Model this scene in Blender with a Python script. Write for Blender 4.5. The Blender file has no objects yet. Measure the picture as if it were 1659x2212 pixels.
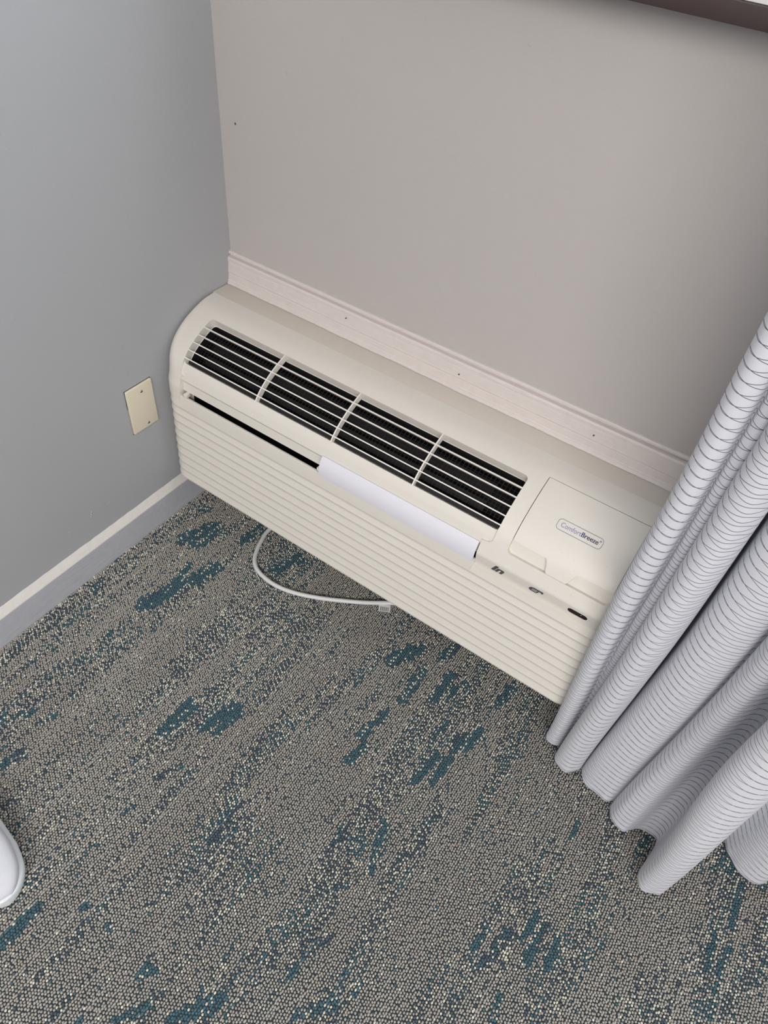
import bpy, bmesh, math, random
import numpy as np
from mathutils import Vector, Matrix

S = bpy.context.scene
COL = S.collection

# ------------------------------------------------------------------ camera
cam_d = bpy.data.cameras.new('camera')
cam = bpy.data.objects.new('camera', cam_d)
COL.objects.link(cam)
S.camera = cam
RT = Vector((0.82244616, 0.56294353, 0.08171229))
UP = Vector((-0.46026203, 0.57414298, 0.67714009))
FW = Vector((-0.33427709, 0.59452033, -0.73130322))
M = Matrix((RT, UP, -FW)).transposed().to_4x4()
M.translation = Vector((1.0491891, -1.0535271, 1.3631266))
cam.matrix_world = M
cam_d.sensor_fit = 'HORIZONTAL'
cam_d.sensor_width = 36.0
cam_d.lens = 1534.32 * 36.0 / 1659.0
cam_d.clip_start = 0.02

# ------------------------------------------------------------------ world, light, exposure
S.view_settings.view_transform = 'Standard'
S.view_settings.look = 'None'
S.view_settings.gamma = 1.0
S.view_settings.use_curve_mapping = False
S.view_settings.exposure = 0.56

w = bpy.data.worlds.new('world')
S.world = w
w.use_nodes = True
bg = w.node_tree.nodes['Background']
bg.inputs['Color'].default_value = (0.93, 0.96, 1.0, 1)
bg.inputs['Strength'].default_value = 0.37

def area(name, loc, target, sx, sy, power, color):
    l = bpy.data.lights.new(name, 'AREA')
    l.shape = 'RECTANGLE'; l.size = sx; l.size_y = sy
    l.energy = power; l.color = color
    o = bpy.data.objects.new(name, l); COL.objects.link(o)
    o.location = loc
    d = Vector(target) - Vector(loc)
    o.rotation_euler = d.to_track_quat('-Z', 'Y').to_euler()
    return o
# daylight through the window over the sill, and the warm room light on the ceiling
area('window_daylight', (1.75, 0.10, 1.75), (1.45, -1.6, 0.5), 2.3, 0.9, 26.0, (0.86, 0.93, 1.0))
area('ceiling_lamp', (1.7, -2.35, 2.33), (0.9, -0.5, 0.3), 2.2, 1.6, 76.0, (1.0, 0.96, 0.93))

# ------------------------------------------------------------------ helpers
def srgb(r, g, b):
    f = lambda c: (c/255/12.92) if c/255 <= 0.04045 else ((c/255+0.055)/1.055)**2.4
    return (f(r), f(g), f(b), 1.0)

def tag(o, label=None, cat=None, group=None, kind=None):
    if label: o['label'] = label
    if cat: o['category'] = cat
    if group: o['group'] = group
    if kind: o['kind'] = kind
    return o

def thing(name, label, cat, loc=(0, 0, 0)):
    o = bpy.data.objects.new(name, None); COL.objects.link(o)
    o.location = loc; o.empty_display_size = 0.05
    return tag(o, label, cat)

def link(name, me, mat=None, parent=None, kind=None):
    o = bpy.data.objects.new(name, me); COL.objects.link(o)
    if mat is not None and not me.materials: me.materials.append(mat)
    if parent is not None:
        o.parent = parent
        P = Vector((0, 0, 0)); q = parent
        while q is not None:
            P += q.location; q = q.parent
        o.location = -P          # meshes are modelled in room coordinates
    if kind: o['kind'] = kind
    return o

def mesh(name, V, F, smooth=None):
    me = bpy.data.meshes.new(name)
    me.from_pydata([tuple(map(float, v)) for v in V], [], F)
    me.validate()
    bm = bmesh.new(); bm.from_mesh(me)
    bmesh.ops.recalc_face_normals(bm, faces=bm.faces)
    bm.to_mesh(me); bm.free()
    if smooth is not None:
        me.polygons.foreach_set('use_smooth', [True]*len(me.polygons))
        me.set_sharp_from_angle(angle=math.radians(smooth))
    return me

def box(x0, x1, y0, y1, z0, z1, bevel=0.0, seg=2):
    bm = bmesh.new()
    vs = [bm.verts.new((x, y, z)) for z in (z0, z1) for y in (y0, y1) for x in (x0, x1)]
    for f in ((0,1,3,2),(4,5,7,6),(0,1,5,4),(2,3,7,6),(0,2,6,4),(1,3,7,5)):
        bm.faces.new([vs[i] for i in f])
    bmesh.ops.recalc_face_normals(bm, faces=bm.faces)
    if bevel > 0:
        bmesh.ops.bevel(bm, geom=list(bm.edges), offset=bevel, segments=seg, affect='EDGES', profile=0.5)
    me = bpy.data.meshes.new('box'); bm.to_mesh(me); bm.free()
    if bevel > 0:
        me.polygons.foreach_set('use_smooth', [True]*len(me.polygons))
        me.set_sharp_from_angle(angle=math.radians(40))
    return me

def extrude_x(pts, x0, x1, smooth=None, nx=1):
    """closed (y,z) polygon swept from x0 to x1"""
    n = len(pts); V = []
    xs = [x0+(x1-x0)*i/nx for i in range(nx+1)]
    for x in xs: V += [(x, y, z) for y, z in pts]
    F = []
    for a in range(nx):
        F += [(a*n+i, a*n+(i+1) % n, (a+1)*n+(i+1) % n, (a+1)*n+i) for i in range(n)]
    F += [tuple(range(n)), tuple(range(nx*n, nx*n+n))]
    return mesh('sweep', V, F, smooth)

def catmull(P, sub):
    P = [np.array(p, float) for p in P]
    Q = [2*P[0]-P[1]] + P + [2*P[-1]-P[-2]]
    out = []
    for i in range(1, len(Q)-2):
        p0, p1, p2, p3 = Q[i-1:i+3]
        for k in range(sub):
            t = k/sub
            out.append(0.5*((2*p1)+(-p0+p2)*t+(2*p0-5*p1+4*p2-p3)*t*t+(-p0+3*p1-3*p2+p3)*t**3))
    out.append(P[-1])
    return out

def tube(pts, r, seg=12):
    V = []; F = []
    n = len(pts)
    for i, p in enumerate(pts):
        a = np.array(pts[max(i-1, 0)]); b = np.array(pts[min(i+1, n-1)])
        t = Vector(b-a).normalized()
        u = t.cross(Vector((0, 0, 1)))
        if u.length < 1e-4: u = Vector((1, 0, 0))
        u.normalize(); v = u.cross(t)
        for k in range(seg):
            an = 2*math.pi*k/seg
            V.append(Vector(p)+u*(r*math.cos(an))+v*(r*math.sin(an)))
    for i in range(n-1):
        for k in range(seg):
            F.append((i*seg+k, i*seg+(k+1) % seg, (i+1)*seg+(k+1) % seg, (i+1)*seg+k))
    F += [tuple(range(seg)), tuple(range((n-1)*seg, n*seg))]
    return mesh('tube', V, F, 50)

# ------------------------------------------------------------------ materials
class N:
    def __init__(s, name):
        s.m = bpy.data.materials.new(name); s.m.use_nodes = True
        s.t = s.m.node_tree; s.b = s.t.nodes['Principled BSDF']
    def n(s, typ, **kw):
        x = s.t.nodes.new(typ)
        for k, v in kw.items():
            if k in x.inputs: x.inputs[k].default_value = v
            else: setattr(x, k, v)
        return x
    def l(s, a, b): s.t.links.new(a, b)
    def math(s, op, a, b=None, c=None):
        x = s.n('ShaderNodeMath', operation=op)
        for i, v in enumerate((a, b, c)):
            if v is None: continue
            if isinstance(v, (int, float)): x.inputs[i].default_value = v
            else: s.l(v, x.inputs[i])
        return x.outputs[0]
    def mix(s, fac, a, b):
        x = s.n('ShaderNodeMix', data_type='RGBA')
        if isinstance(fac, (int, float)): x.inputs[0].default_value = fac
        else: s.l(fac, x.inputs[0])
        for i, v in ((6, a), (7, b)):
            if isinstance(v, tuple): x.inputs[i].default_value = v
            else: s.l(v, x.inputs[i])
        return x.outputs[2]

def plain(name, col, rough=0.5, metal=0.0, spec=0.5, grain=0.0, gscale=900, speck=0.0, cvar=0.0):
    k = N(name); b = k.b
    b.inputs['Base Color'].default_value = col
    b.inputs['Roughness'].default_value = rough
    b.inputs['Metallic'].default_value = metal
    b.inputs['Specular IOR Level'].default_value = spec
    tc = k.n('ShaderNodeTexCoord').outputs['Object']
    if grain > 0:
        no = k.n('ShaderNodeTexNoise', Scale=gscale, Detail=3.0); k.l(tc, no.inputs['Vector'])
        bu = k.n('ShaderNodeBump', Strength=grain, Distance=0.001); k.l(no.outputs['Fac'], bu.inputs['Height'])
        k.l(bu.outputs['Normal'], b.inputs['Normal'])
    c = None
    if cvar > 0:
        no = k.n('ShaderNodeTexNoise', Scale=4.0, Detail=4.0); k.l(tc, no.inputs['Vector'])
        c = k.mix(k.math('MULTIPLY', no.outputs['Fac'], 1.0), tuple(x*(1-cvar) for x in col[:3])+(1,), tuple(min(1, x*(1+cvar)) for x in col[:3])+(1,))
    if speck > 0:
        no = k.n('ShaderNodeTexNoise', Scale=420.0, Detail=1.0); k.l(tc, no.inputs['Vector'])
        f = k.math('GREATER_THAN', no.outputs['Fac'], 0.765)
        c = k.mix(k.math('MULTIPLY', f, speck), c if c is not None else col, (0.22, 0.19, 0.15, 1))
    if c is not None: k.l(c, b.inputs['Base Color'])
    return k.m

def wall_mat(name, col, col2):
    """rolled emulsion: orange peel relief, slow tone drift, a few knocks and nibs"""
    k = N(name); b = k.b
    tc = k.n('ShaderNodeTexCoord').outputs['Object']
    n1 = k.n('ShaderNodeTexNoise', Scale=2.2, Detail=3.0); k.l(tc, n1.inputs['Vector'])
    n2 = k.n('ShaderNodeTexNoise', Scale=520.0, Detail=2.0); k.l(tc, n2.inputs['Vector'])
    c = k.mix(n1.outputs['Fac'], col, col2)
    c = k.mix(k.math('MULTIPLY', n2.outputs['Fac'], 0.18), c, (col[0]*.6, col[1]*.6, col[2]*.6, 1))
    k.l(c, b.inputs['Base Color'])
    b.inputs['Roughness'].default_value = 0.62
    b.inputs['Specular IOR Level'].default_value = 0.35
    n3 = k.n('ShaderNodeTexNoise', Scale=320.0, Detail=2.0); k.l(tc, n3.inputs['Vector'])
    n4 = k.n('ShaderNodeTexNoise', Scale=26.0, Detail=5.0, Roughness=0.65); k.l(tc, n4.inputs['Vector'])
    nib = k.n('ShaderNodeMapRange', **{'From Min': 0.66, 'From Max': 0.78}); k.l(n4.outputs['Fac'], nib.inputs[0])
    h = k.math('ADD', k.math('MULTIPLY', n3.outputs['Fac'], 0.25), k.math('MULTIPLY', nib.outputs[0], 0.9))
    bu = k.n('ShaderNodeBump', Strength=0.6, Distance=0.0016); k.l(h, bu.inputs['Height'])
    k.l(bu.outputs['Normal'], b.inputs['Normal'])
    return k.m

def brushed(name, col, ax):
    """brush painted timber, streaks along one axis"""
    k = N(name); b = k.b
    tc = k.n('ShaderNodeTexCoord').outputs['Object']
    mp = k.n('ShaderNodeMapping'); mp.inputs['Scale'].default_value = (14 if ax == 0 else 500, 14 if ax == 1 else 500, 500)
    k.l(tc, mp.inputs['Vector'])
    n1 = k.n('ShaderNodeTexNoise', Scale=1.0, Detail=3.0); k.l(mp.outputs[0], n1.inputs['Vector'])
    n2 = k.n('ShaderNodeTexNoise', Scale=60.0, Detail=4.0); k.l(tc, n2.inputs['Vector'])
    c = k.mix(n2.outputs['Fac'], (col[0]*.93, col[1]*.93, col[2]*.93, 1), (min(1, col[0]*1.06), min(1, col[1]*1.06), min(1, col[2]*1.06), 1))
    k.l(c, b.inputs['Base Color'])
    b.inputs['Roughness'].default_value = 0.45
    h = k.math('ADD', k.math('MULTIPLY', n1.outputs['Fac'], 0.6), k.math('MULTIPLY', n2.outputs['Fac'], 0.5))
    bu = k.n('ShaderNodeBump', Strength=0.8, Distance=0.0018); k.l(h, bu.inputs['Height'])
    k.l(bu.outputs['Normal'], b.inputs['Normal'])
    return k.m

m_wall_l = wall_mat('grey_emulsion', srgb(176, 177, 180), srgb(171, 173, 176))
m_wall_b = wall_mat('warm_grey_emulsion', srgb(193, 187, 184), srgb(187, 181, 177))
m_ceil = plain('ceiling_white', srgb(225, 222, 215), 0.9)
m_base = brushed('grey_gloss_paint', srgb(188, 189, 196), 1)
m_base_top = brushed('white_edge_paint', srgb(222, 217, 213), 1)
m_trim = brushed('white_trim_paint', srgb(216, 207, 203), 0)
m_sill = plain('dark_brown_wood', srgb(62, 48, 48), 0.5, cvar=0.15, grain=0.2, gscale=80)
m_white = plain('white_gloss', srgb(235, 235, 232), 0.35)
m_plas = plain('cream_plastic', srgb(226, 221, 213), 0.42, grain=0.10, gscale=1600, speck=0.35, spec=0.4)
m_sleeve = plain('tan_painted_steel', srgb(212, 204, 194), 0.5, grain=0.15, gscale=700, speck=0.3)
m_slat = plain('cream_louvre_plastic', srgb(238, 233, 226), 0.4)
m_bar = plain('white_plastic', srgb(228, 228, 236), 0.35)
m_dark = plain('black_cavity', srgb(18, 18, 21), 0.7)
m_guard = plain('black_guard_plastic', srgb(34, 34, 38), 0.5)
m_ink = plain('dark_grey_ink', srgb(75, 77, 80), 0.5)
m_lav = plain('lavender_ink', srgb(132, 134, 186), 0.5)
m_navy = plain('navy_ink', srgb(66, 70, 120), 0.5)
m_lens = plain('dark_display_lens', srgb(34, 20, 22), 0.15)
m_plate = plain('beige_wall_plate', srgb(220, 211, 190), 0.4, cvar=0.04)
m_screw = plain('zinc_screw', srgb(140, 140, 142), 0.35, metal=0.8)
m_chip = plain('dark_caulk_chip', srgb(82, 74, 68), 0.8)
m_cord = plain('white_cable_sheath', srgb(218, 219, 220), 0.4, cvar=0.05)
m_tag = plain('white_paper_tag', srgb(215, 215, 212), 0.6)
m_shoe = plain('white_shoe_fabric', srgb(208, 209, 217), 0.7, grain=0.3, gscale=500)
m_sole = plain('white_rubber_sole', srgb(222, 227, 230), 0.45)

# ------------------------------------------------------------------ room shell
def struct(name, me, mat, parent=None):
    o = link(name, me, mat, parent)
    if parent is None: o['kind'] = 'structure'
    return o
XR, YR, ZC = 3.6, -3.6, 2.40
WX0, WX1, WZ0, WZ1 = 0.45, 3.0, 1.25, 2.15        # window opening
floor = struct('floor', box(-0.10, XR, YR, 0.10, -0.05, 0.0), None)
struct('wall_left', box(-0.12, 0.0, YR, 0.12, 0.0, ZC), m_wall_l)
bm = bmesh.new()
for (a, b, c, d) in ((0, XR, 0, WZ0), (0, XR, WZ1, ZC), (0, WX0, WZ0, WZ1), (WX1, XR, WZ0, WZ1)):
    t = box(a, b, 0.0, 0.14, c, d); bm.from_mesh(t)
me = bpy.data.meshes.new('wall_back'); bm.to_mesh(me); bm.free()
struct('wall_back', me, m_wall_b)
struct('ceiling', box(-0.12, XR, YR, 0.12, ZC, ZC+0.05), m_ceil)
# window frame and panes above the sill
k = N('window_glass'); k.b.inputs['Transmission Weight'].default_value = 1.0
k.b.inputs['Roughness'].default_value = 0.0; k.b.inputs['IOR'].default_value = 1.02
m_glass = k.m
bm = bmesh.new()
for (a, b, c, d) in ((WX0, WX1, WZ0, WZ0+.05), (WX0, WX1, WZ1-.05, WZ1), (WX0, WX0+.05, WZ0+.05, WZ1-.05), (WX1-.05, WX1, WZ0+.05, WZ1-.05),
                     (1.70, 1.75, WZ0+.05, WZ1-.05)):
    bm.from_mesh(box(a, b, 0.105, 0.135, c, d))
me = bpy.data.meshes.new('window_frame'); bm.to_mesh(me); bm.free()
win = struct('window_1', me, m_white)
for a, b in ((WX0+.05, 1.70), (1.75, WX1-.05)):
    link('pane', box(a, b, 0.118, 0.122, WZ0+.05, WZ1-.05), m_glass, win)

# dark sill board with a pale top that projects over the wall
sill = struct('trim_2', box(0.30, 3.1, -0.10, 0.0, 1.192, 1.2125, 0.001), m_sill)
link('sill_top', box(0.30, 3.1, -0.092, 0.104, 1.2125, 1.2499, 0.002), m_white, sill)

# left baseboard: grey face, paler bevelled top edge
def extrude_y(pts, y0, y1, smooth=None):
    me = extrude_x([(p[0], p[1]) for p in pts], y0, y1, smooth)
    for v in me.vertices: v.co = (v.co.y, v.co.x, v.co.z)
    bm = bmesh.new(); bm.from_mesh(me); bmesh.ops.recalc_face_normals(bm, faces=bm.faces); bm.to_mesh(me); bm.free()
    return me
base = struct('baseboard_left', extrude_y([(0, 0), (0.0132, 0), (0.0130, 0.0775), (0, 0.0775)], YR, 0), m_base)
rnd = random.Random(4)
# the top edge is a chamfer whose paint line wavers
V = []; F = []
ny = 260
for i in range(ny+1):
    y = YR+0.0+(0-YR)*i/ny
    j = 0.0002*math.sin(y*17)+0.0002*math.sin(y*91+1)+rnd.uniform(-.00045, .00045)
    V += [(0.0130, y, 0.0775), (0.0126, y, 0.0800), (0.0002, y, 0.0965+j*1.6), (0.0, y, 0.0775)]
for i in range(ny):
    for q in range(4): F.append((i*4+q, i*4+(q+1) % 4, (i+1)*4+(q+1) % 4, (i+1)*4+q))
F += [(0, 1, 2, 3), tuple(range(ny*4, ny*4+4))]
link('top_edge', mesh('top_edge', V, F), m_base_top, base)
struct('baseboard_back', extrude_x([(0, 0), (-0.013, 0), (-0.013, 0.078), (0, 0.094)], 0.0132, XR), m_base)

# moulded trim on the back wall just above the unit
tp = [(0, .5955), (-.0035, .5952), (-.0062, .5925), (-.0062, .5905), (-.0008, .5880), (-.0008, .5850), (-.0085, .5838), (-.0105, .5800),
      (-.0105, .5735), (-.0088, .5722), (-.0095, .5700), (-.0110, .5560), (-.0122, .5500), (-.0108, .5480), (-.0115, .5450), (-.0130, .5330),
      (-.0148, .5310), (-.0150, .5280), (-.0175, .5250), (0, .5250)]
trim = struct('trim_1', extrude_x(tp, 0.0, XR, nx=1), m_trim)
# caulk bead along the foot of the moulding, uneven
V = []; F = []; nx = 300
for i in range(nx+1):
    x = 0.002+(1.068-0.002)*i/nx
    a = 0.0175+0.0004*math.sin(x*23)+rnd.uniform(-.0005, .0006)+0.0004*math.sin(x*61+2)
    V += [(x, -.014, .5246), (x, -a-.0015, .5246), (x, -a, .5272), (x, -.0145, .5300)]
for i in range(nx):
    for q in range(4): F.append((i*4+q, i*4+(q+1) % 4, (i+1)*4+(q+1) % 4, (i+1)*4+q))
F += [(0, 1, 2, 3), tuple(range(nx*4, nx*4+4))]
link('caulk_bead', mesh('caulk', V, F, 60), m_trim, trim)
for x, z, s in ((0.3213, .5673, .0010), (0.5909, .5582, .0012), (0.8706, .5602, .0012)):
    link('paint_chip', box(x-s, x+s, -.0139, -.0040, z-s*.5, z+s*.5), m_chip, trim)
# dried runs and nibs in the left wall paint
def nib(name, pts, r, parent, mat):
    bm = bmesh.new()
    for (y, z, a) in pts:
        bmesh.ops.create_uvsphere(bm, u_segments=8, v_segments=6, radius=1.0, matrix=Matrix.Translation((0, y, z)) @ Matrix.Diagonal((r*.55, r*a, r*1.3, 1)))
    me = bpy.data.meshes.new(name); bm.to_mesh(me); bm.free()
    me.polygons.foreach_set('use_smooth', [True]*len(me.polygons))
    return link(name, me, mat, parent)
wl = bpy.data.objects['wall_left']
for pts, r in (([(-.4880, .1700, 1)], .0022), ([(-.4897, .1640, .8)], .0030), ([(-.4925, .1570, 1)], .0022), ([(-.4409, .1627, .8)], .0020), ([(-.4440, .1590, .8)], .0018),
               ([(-.5502, .1584, 1.6)], .0016), ([(-.2758, .4426, 1)], .0018), ([(-.3172, .4258, 1)], .0014), ([(-.20, .2300, 1)], .0018), ([(-.1960, .2000, .8)], .0016)):
    nib('paint_nib', pts, r, wl, m_wall_l)
nib('caulk_crumb', [(-.004, .5320, 1)], .0028, trim, m_trim)
nib('caulk_crumb', [(-.012, .5270, 1.4)], .0026, trim, m_trim)
nib('caulk_crumb', [(-.006, .5450, 1)], .0018, trim, m_trim)
link('wall_nick', box(0.0375, 0.0405, -0.0006, 0.001, 0.857, 0.861), m_chip, bpy.data.objects['wall_back'])

# ------------------------------------------------------------------ air conditioner
XL, XE, YB = 0.006, 1.070, -0.066
OUT = catmull([(-.0665, .5245), (-.085, .5243), (-.109, .522), (-.135, .5145), (-.16, .505), (-.18, .495), (-.197, .4845), (-.2115, .473),
               (-.2236, .460), (-.233, .4455), (-.240, .428), (-.2452, .4125), (-.2482, .4045)], 4)
OUT = [tuple(p) for p in OUT]
# arc length coordinate s along the top profile, outward normal
PS = [(-.065, .525)] + OUT[1:] + [(-.2495, .396)]
cum = [0.0]
for a, b in zip(PS, PS[1:]): cum.append(cum[-1]+math.hypot(b[0]-a[0], b[1]-a[1]))
SMAX = cum[-1]
def surf(x, s, off=0.0):
    s = min(max(s, 0), SMAX-1e-6)
    i = 0
    while cum[i+1] < s: i += 1
    t = (s-cum[i])/(cum[i+1]-cum[i])
    a, b = PS[i], PS[i+1]
    y = a[0]+(b[0]-a[0])*t; z = a[1]+(b[1]-a[1])*t
    # blended tangent
    def tan(j):
        j0 = max(j-1, 0); j1 = min(j+1, len(PS)-1)
        d = (PS[j1][0]-PS[j0][0], PS[j1][1]-PS[j0][1]); L = math.hypot(*d); return (d[0]/L, d[1]/L)
    ta, tb = tan(i), tan(i+1)
    ty, tz = ta[0]+(tb[0]-ta[0])*t, ta[1]+(tb[1]-ta[1])*t
    L = math.hypot(ty, tz); ny, nz = tz/L, -ty/L
    return Vector((x, y+ny*off, z+nz*off))

def yfront(z): return -.25-(.40-z)*.041
def arc_ring(y, z, xl, xr, r, ys, n=9):
    P = [(xl, ys, z)]
    for k in range(n+1):
        a = math.pi+math.pi/2*k/n; P.append((xl+r+r*math.cos(a), y+r+r*math.sin(a), z))
    for k in range(n+1):
        a = 1.5*math.pi+math.pi/2*k/n; P.append((xr-r+r*math.cos(a), y+r+r*math.sin(a), z))
    P.append((xr, ys, z))
    return P
RC = 0.045
def stack(rings, closed=False):
    """join rings (equal length); closed: rings loop round as a tube section"""
    n = len(rings[0]); V = [p for r in rings for p in r]; F = []
    m = len(rings)
    for i in range(m if closed else m-1):
        j = (i+1) % m
        for k in range(n-1): F.append((i*n+k, i*n+k+1, j*n+k+1, j*n+k))
    if closed:
        F += [tuple(i*n for i in range(m)), tuple(i*n+n-1 for i in range(m))]
    else:
        F += [tuple(range(n)), tuple(range((m-1)*n, m*n))]
        F += [tuple([i*n for i in range(m)]+[i*n+n-1 for i in reversed(range(m))])]
    return V, F
def sweep_front(sec, ys, smooth=35):
    """closed (d, z) section carried round the rounded front; d is the inset"""
    return mesh('front', *stack([arc_ring(yfront(z)+d, z, XL+d*.25, XE-d*.25, RC-d*.4, ys) for d, z in sec], True), smooth)

ac = thing('air_conditioner', 'cream through-wall air conditioner with louvred grille and ribbed front below the back wall trim', 'air conditioner', (0.538, -0.12, 0.11))

# casing body
def split_ring(z, yl, yr, xl, xr, r):
    """as arc_ring, the part left of the slot may stand further out than the right"""
    a = arc_ring(yl, z, xl, xr, r, YB); b = arc_ring(yr, z, xl, xr, r, YB)
    h = len(a)//2
    return a[:h]+[(.0640, yl, z), (.7900, yr, z)]+b[h:]
rings = []
for i, (y, z) in enumerate(OUT):
    t = max(0, min(1, (0.52-z)/(0.52-.41)))
    r = min(.010+(RC-.010)*t*t*(3-2*t), max(.001, (YB-y)*.8))
    rings.append(split_ring(z, y, y, XL, XE, r))
rings.append(split_ring(.4005, -.2494, -.2494, XL, XE, RC))
rings.append(split_ring(.3975, -.2497, -.2492, XL, XE, RC))
rings.append(split_ring(.3700, -.2510, -.2432, XL, XE, RC))
rings.append(split_ring(.3696, -.2360, -.2360, XL+.013, XE-.013, RC-.01))
rings.append(split_ring(.1180, -.2420, -.2420, XL+.013, XE-.013, RC-.01))
casing_me = mesh('casing', *stack(rings))
casing_me.materials.append(m_plas)
casing = link('casing', casing_me, None, ac)

def rows_solid(rows, top, bot):
    """rows (s, x0, x1): a slab that follows the curved top, from offset top to offset bot"""
    V = []; F = []
    for s, a, b in rows:
        V += [surf(a, s, top), surf(b, s, top), surf(b, s, bot), surf(a, s, bot)]
    n = len(rows)
    for i in range(n-1):
        for q in range(4): F.append((i*4+q, i*4+(q+1) % 4, (i+1)*4+(q+1) % 4, (i+1)*4+q))
    F += [(0, 1, 2, 3), (n*4-4, n*4-3, n*4-2, n*4-1)]
    return V, F
def rounded_rows(s0, s1, x0, x1, rt, rb, step=0.006, sl=None):
    R = []
    for k in range(7):
        a = math.pi/2*k/6; R.append((s0+rt-rt*math.cos(a), x0+rt-rt*math.sin(a), x1-rt+rt*math.sin(a)))
    n = max(1, int((s1-rb-s0-rt)/step))
    for k in range(1, n): R.append((s0+rt+(s1-rb-s0-rt)*k/n, x0, x1))
    for k in range(7):
        a = math.pi/2*k/6; R.append((s1-rb+rb*math.sin(a), x0+rb-rb*math.cos(a), x1-rb+rb*math.cos(a)))
    return R
def cut(target, V, F, mat):
    me = mesh('cutter', V, F); me.materials.append(mat)
    c = bpy.data.objects.new('cutter', me); COL.objects.link(c)
    md = target.modifiers.new('b', 'BOOLEAN'); md.operation = 'DIFFERENCE'; md.object = c; md.solver = 'EXACT'; md.material_mode = 'TRANSFER'
    loc = target.location.copy(); par = target.parent; target.parent = None; target.location = (0, 0, 0)
    bpy.context.view_layer.update()
    dg = bpy.context.evaluated_depsgraph_get()
    new = bpy.data.meshes.new_from_object(target.evaluated_get(dg))
    target.modifiers.clear(); target.data = new
    target.parent = par; target.location = loc
    bpy.data.objects.remove(c)

VX0, VX1 = 0.0628, 0.8142
# grille well, its dark interior, the sunk shelf below it, the slot under the lip
cut(casing, *rows_solid(rounded_rows(.0700, .1840, VX0, VX1, .009, .007), .02, -.021), m_plas)
cut(casing, *rows_solid(rounded_rows(.0712, .1828, VX0+.0012, VX1-.0012, .008, .006), -.015, -.085), m_dark)
rows = [(.160, VX0+.0001, VX1-.0001), (.200, VX0, VX1)]
for k in range(1, 7):
    a = math.pi/2*k/6; rows.append((.200+.0115*math.sin(a), VX0+.010*(1-math.cos(a)), VX1-.016*(1-math.cos(a))))
rows += [(.2116, .0655, .7945), (.2300, .0655, .7945)]
cut(casing, *rows_solid(rows, .02, -.0032), m_plas)
slot = [(-.30, .4205), (-.2405, .4205), (-.2352, .4105), (-.2378, .3900), (-.226, .3895), (-.226, .355), (-.30, .355)]
def prism(pts, x0, x1):
    n = len(pts); V = [(x, y, z) for x in (x0, x1) for y, z in pts]
    return V, [(i, (i+1) % n, (i+1) % n+n, i+n) for i in range(n)] + [tuple(range(n)), tuple(range(n, 2*n))]
cut(casing, *prism(slot, .0642, .7946), m_plas)
cut(casing, *prism([(-.240, .3886), (-.190, .3886), (-.190, .340), (-.240, .340)], .0800, .790), m_dark)
# control door recess
cut(casing, *rows_solid(rounded_rows(.0515, .2118, .8438, 1.0332, .0008, .009), .02, -.0080), m_plas)
casing.data.polygons.foreach_set('use_smooth', [True]*len(casing.data.polygons))
casing.data.set_sharp_from_angle(angle=math.radians(24))

# wall sleeve strip behind the casing
link('wall_sleeve', box(.0015, 1.0725, -.0655, -.0005, .14, .5240, .0008), m_sleeve, ac)

# grille: five long slats and three cross bars
for s in (.0955, .1160, .1352, .1540, .1720):
    V, F = rows_solid([(s-.0011, VX0-.001, VX1+.001), (s, VX0-.001, VX1+.001), (s+.0011, VX0-.001, VX1+.001)], .0002, -.0038)
    link('slat', mesh('slat', V, F), m_slat, ac)
for x in (.2613, .4500, .6362):
    V, F = rows_solid([(.0702+(.1855-.0702)*i/14, x-.0013, x+.0013) for i in range(15)], -.0006, -.015)
    link('cross_bar', mesh('cross_bar', V, F), m_slat, ac)
# black finger guard inside the well (a fine grid, too small to pick apart)
V = []; F = []
def addbox(rows, t, b):
    v, f = rows_solid(rows, t, b); n = len(V); V.extend(v); F.extend([tuple(i+n for i in q) for q in f])
x = VX0+.006
while x < VX1-.004:
    addbox([(.074+(.180-.074)*i/5, x-.00035, x+.00035) for i in range(6)], -.0330, -.0345); x += .0082
s = .076
while s < .181:
    addbox([(s-.00035, VX0+.003, VX1-.003), (s+.00035, VX0+.003, VX1-.003)], -.0330, -.0345); s += .0082
link('finger_guard', mesh('guard', V, F), m_guard, ac, 'stuff')
for s0, s1 in ((.092, .122), (.141, .170)):
    V, F = rows_solid([(s0+(s1-s0)*i/5, VX0+.02, VX1-.05) for i in range(6)], -.040, -.050)
    link('inner_baffle', mesh('baffle', V, F), m_dark, ac)
# round black rod along the front of the well
V, F = rows_solid([(.1725, VX0+.004, VX1-.006), (.1755, VX0+.004, VX1-.004), (.1800, VX0+.004, VX1-.004), (.1825, VX0+.004, VX1-.006)], -.012, -.022)
link('inner_rod', mesh('rod', V, F, 60), m_dark, ac)

# control door with its tab, in the recess
door_rows = [(.0530, .8452, 1.0318)] + [(.0530+(.180-.053)*i/16, .8452, 1.0318) for i in range(1, 17)]
for k in range(1, 6):
    a = math.pi/2*k/5; door_rows.append((.180+.0050*math.sin(a), .8452+.005*(1-math.cos(a)), 1.0318-.005*(1-math.cos(a))))
door_rows += [(.1852, .9085, .9690), (.1880, .9112, .9665), (.1920, .9128, .9640), (.2085, .9175, .9575), (.2112, .9195, .9560)]
V, F = rows_solid(door_rows, .0002, -.0052)
door = link('control_door', mesh('door', V, F, 24), m_plas, ac)

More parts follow.
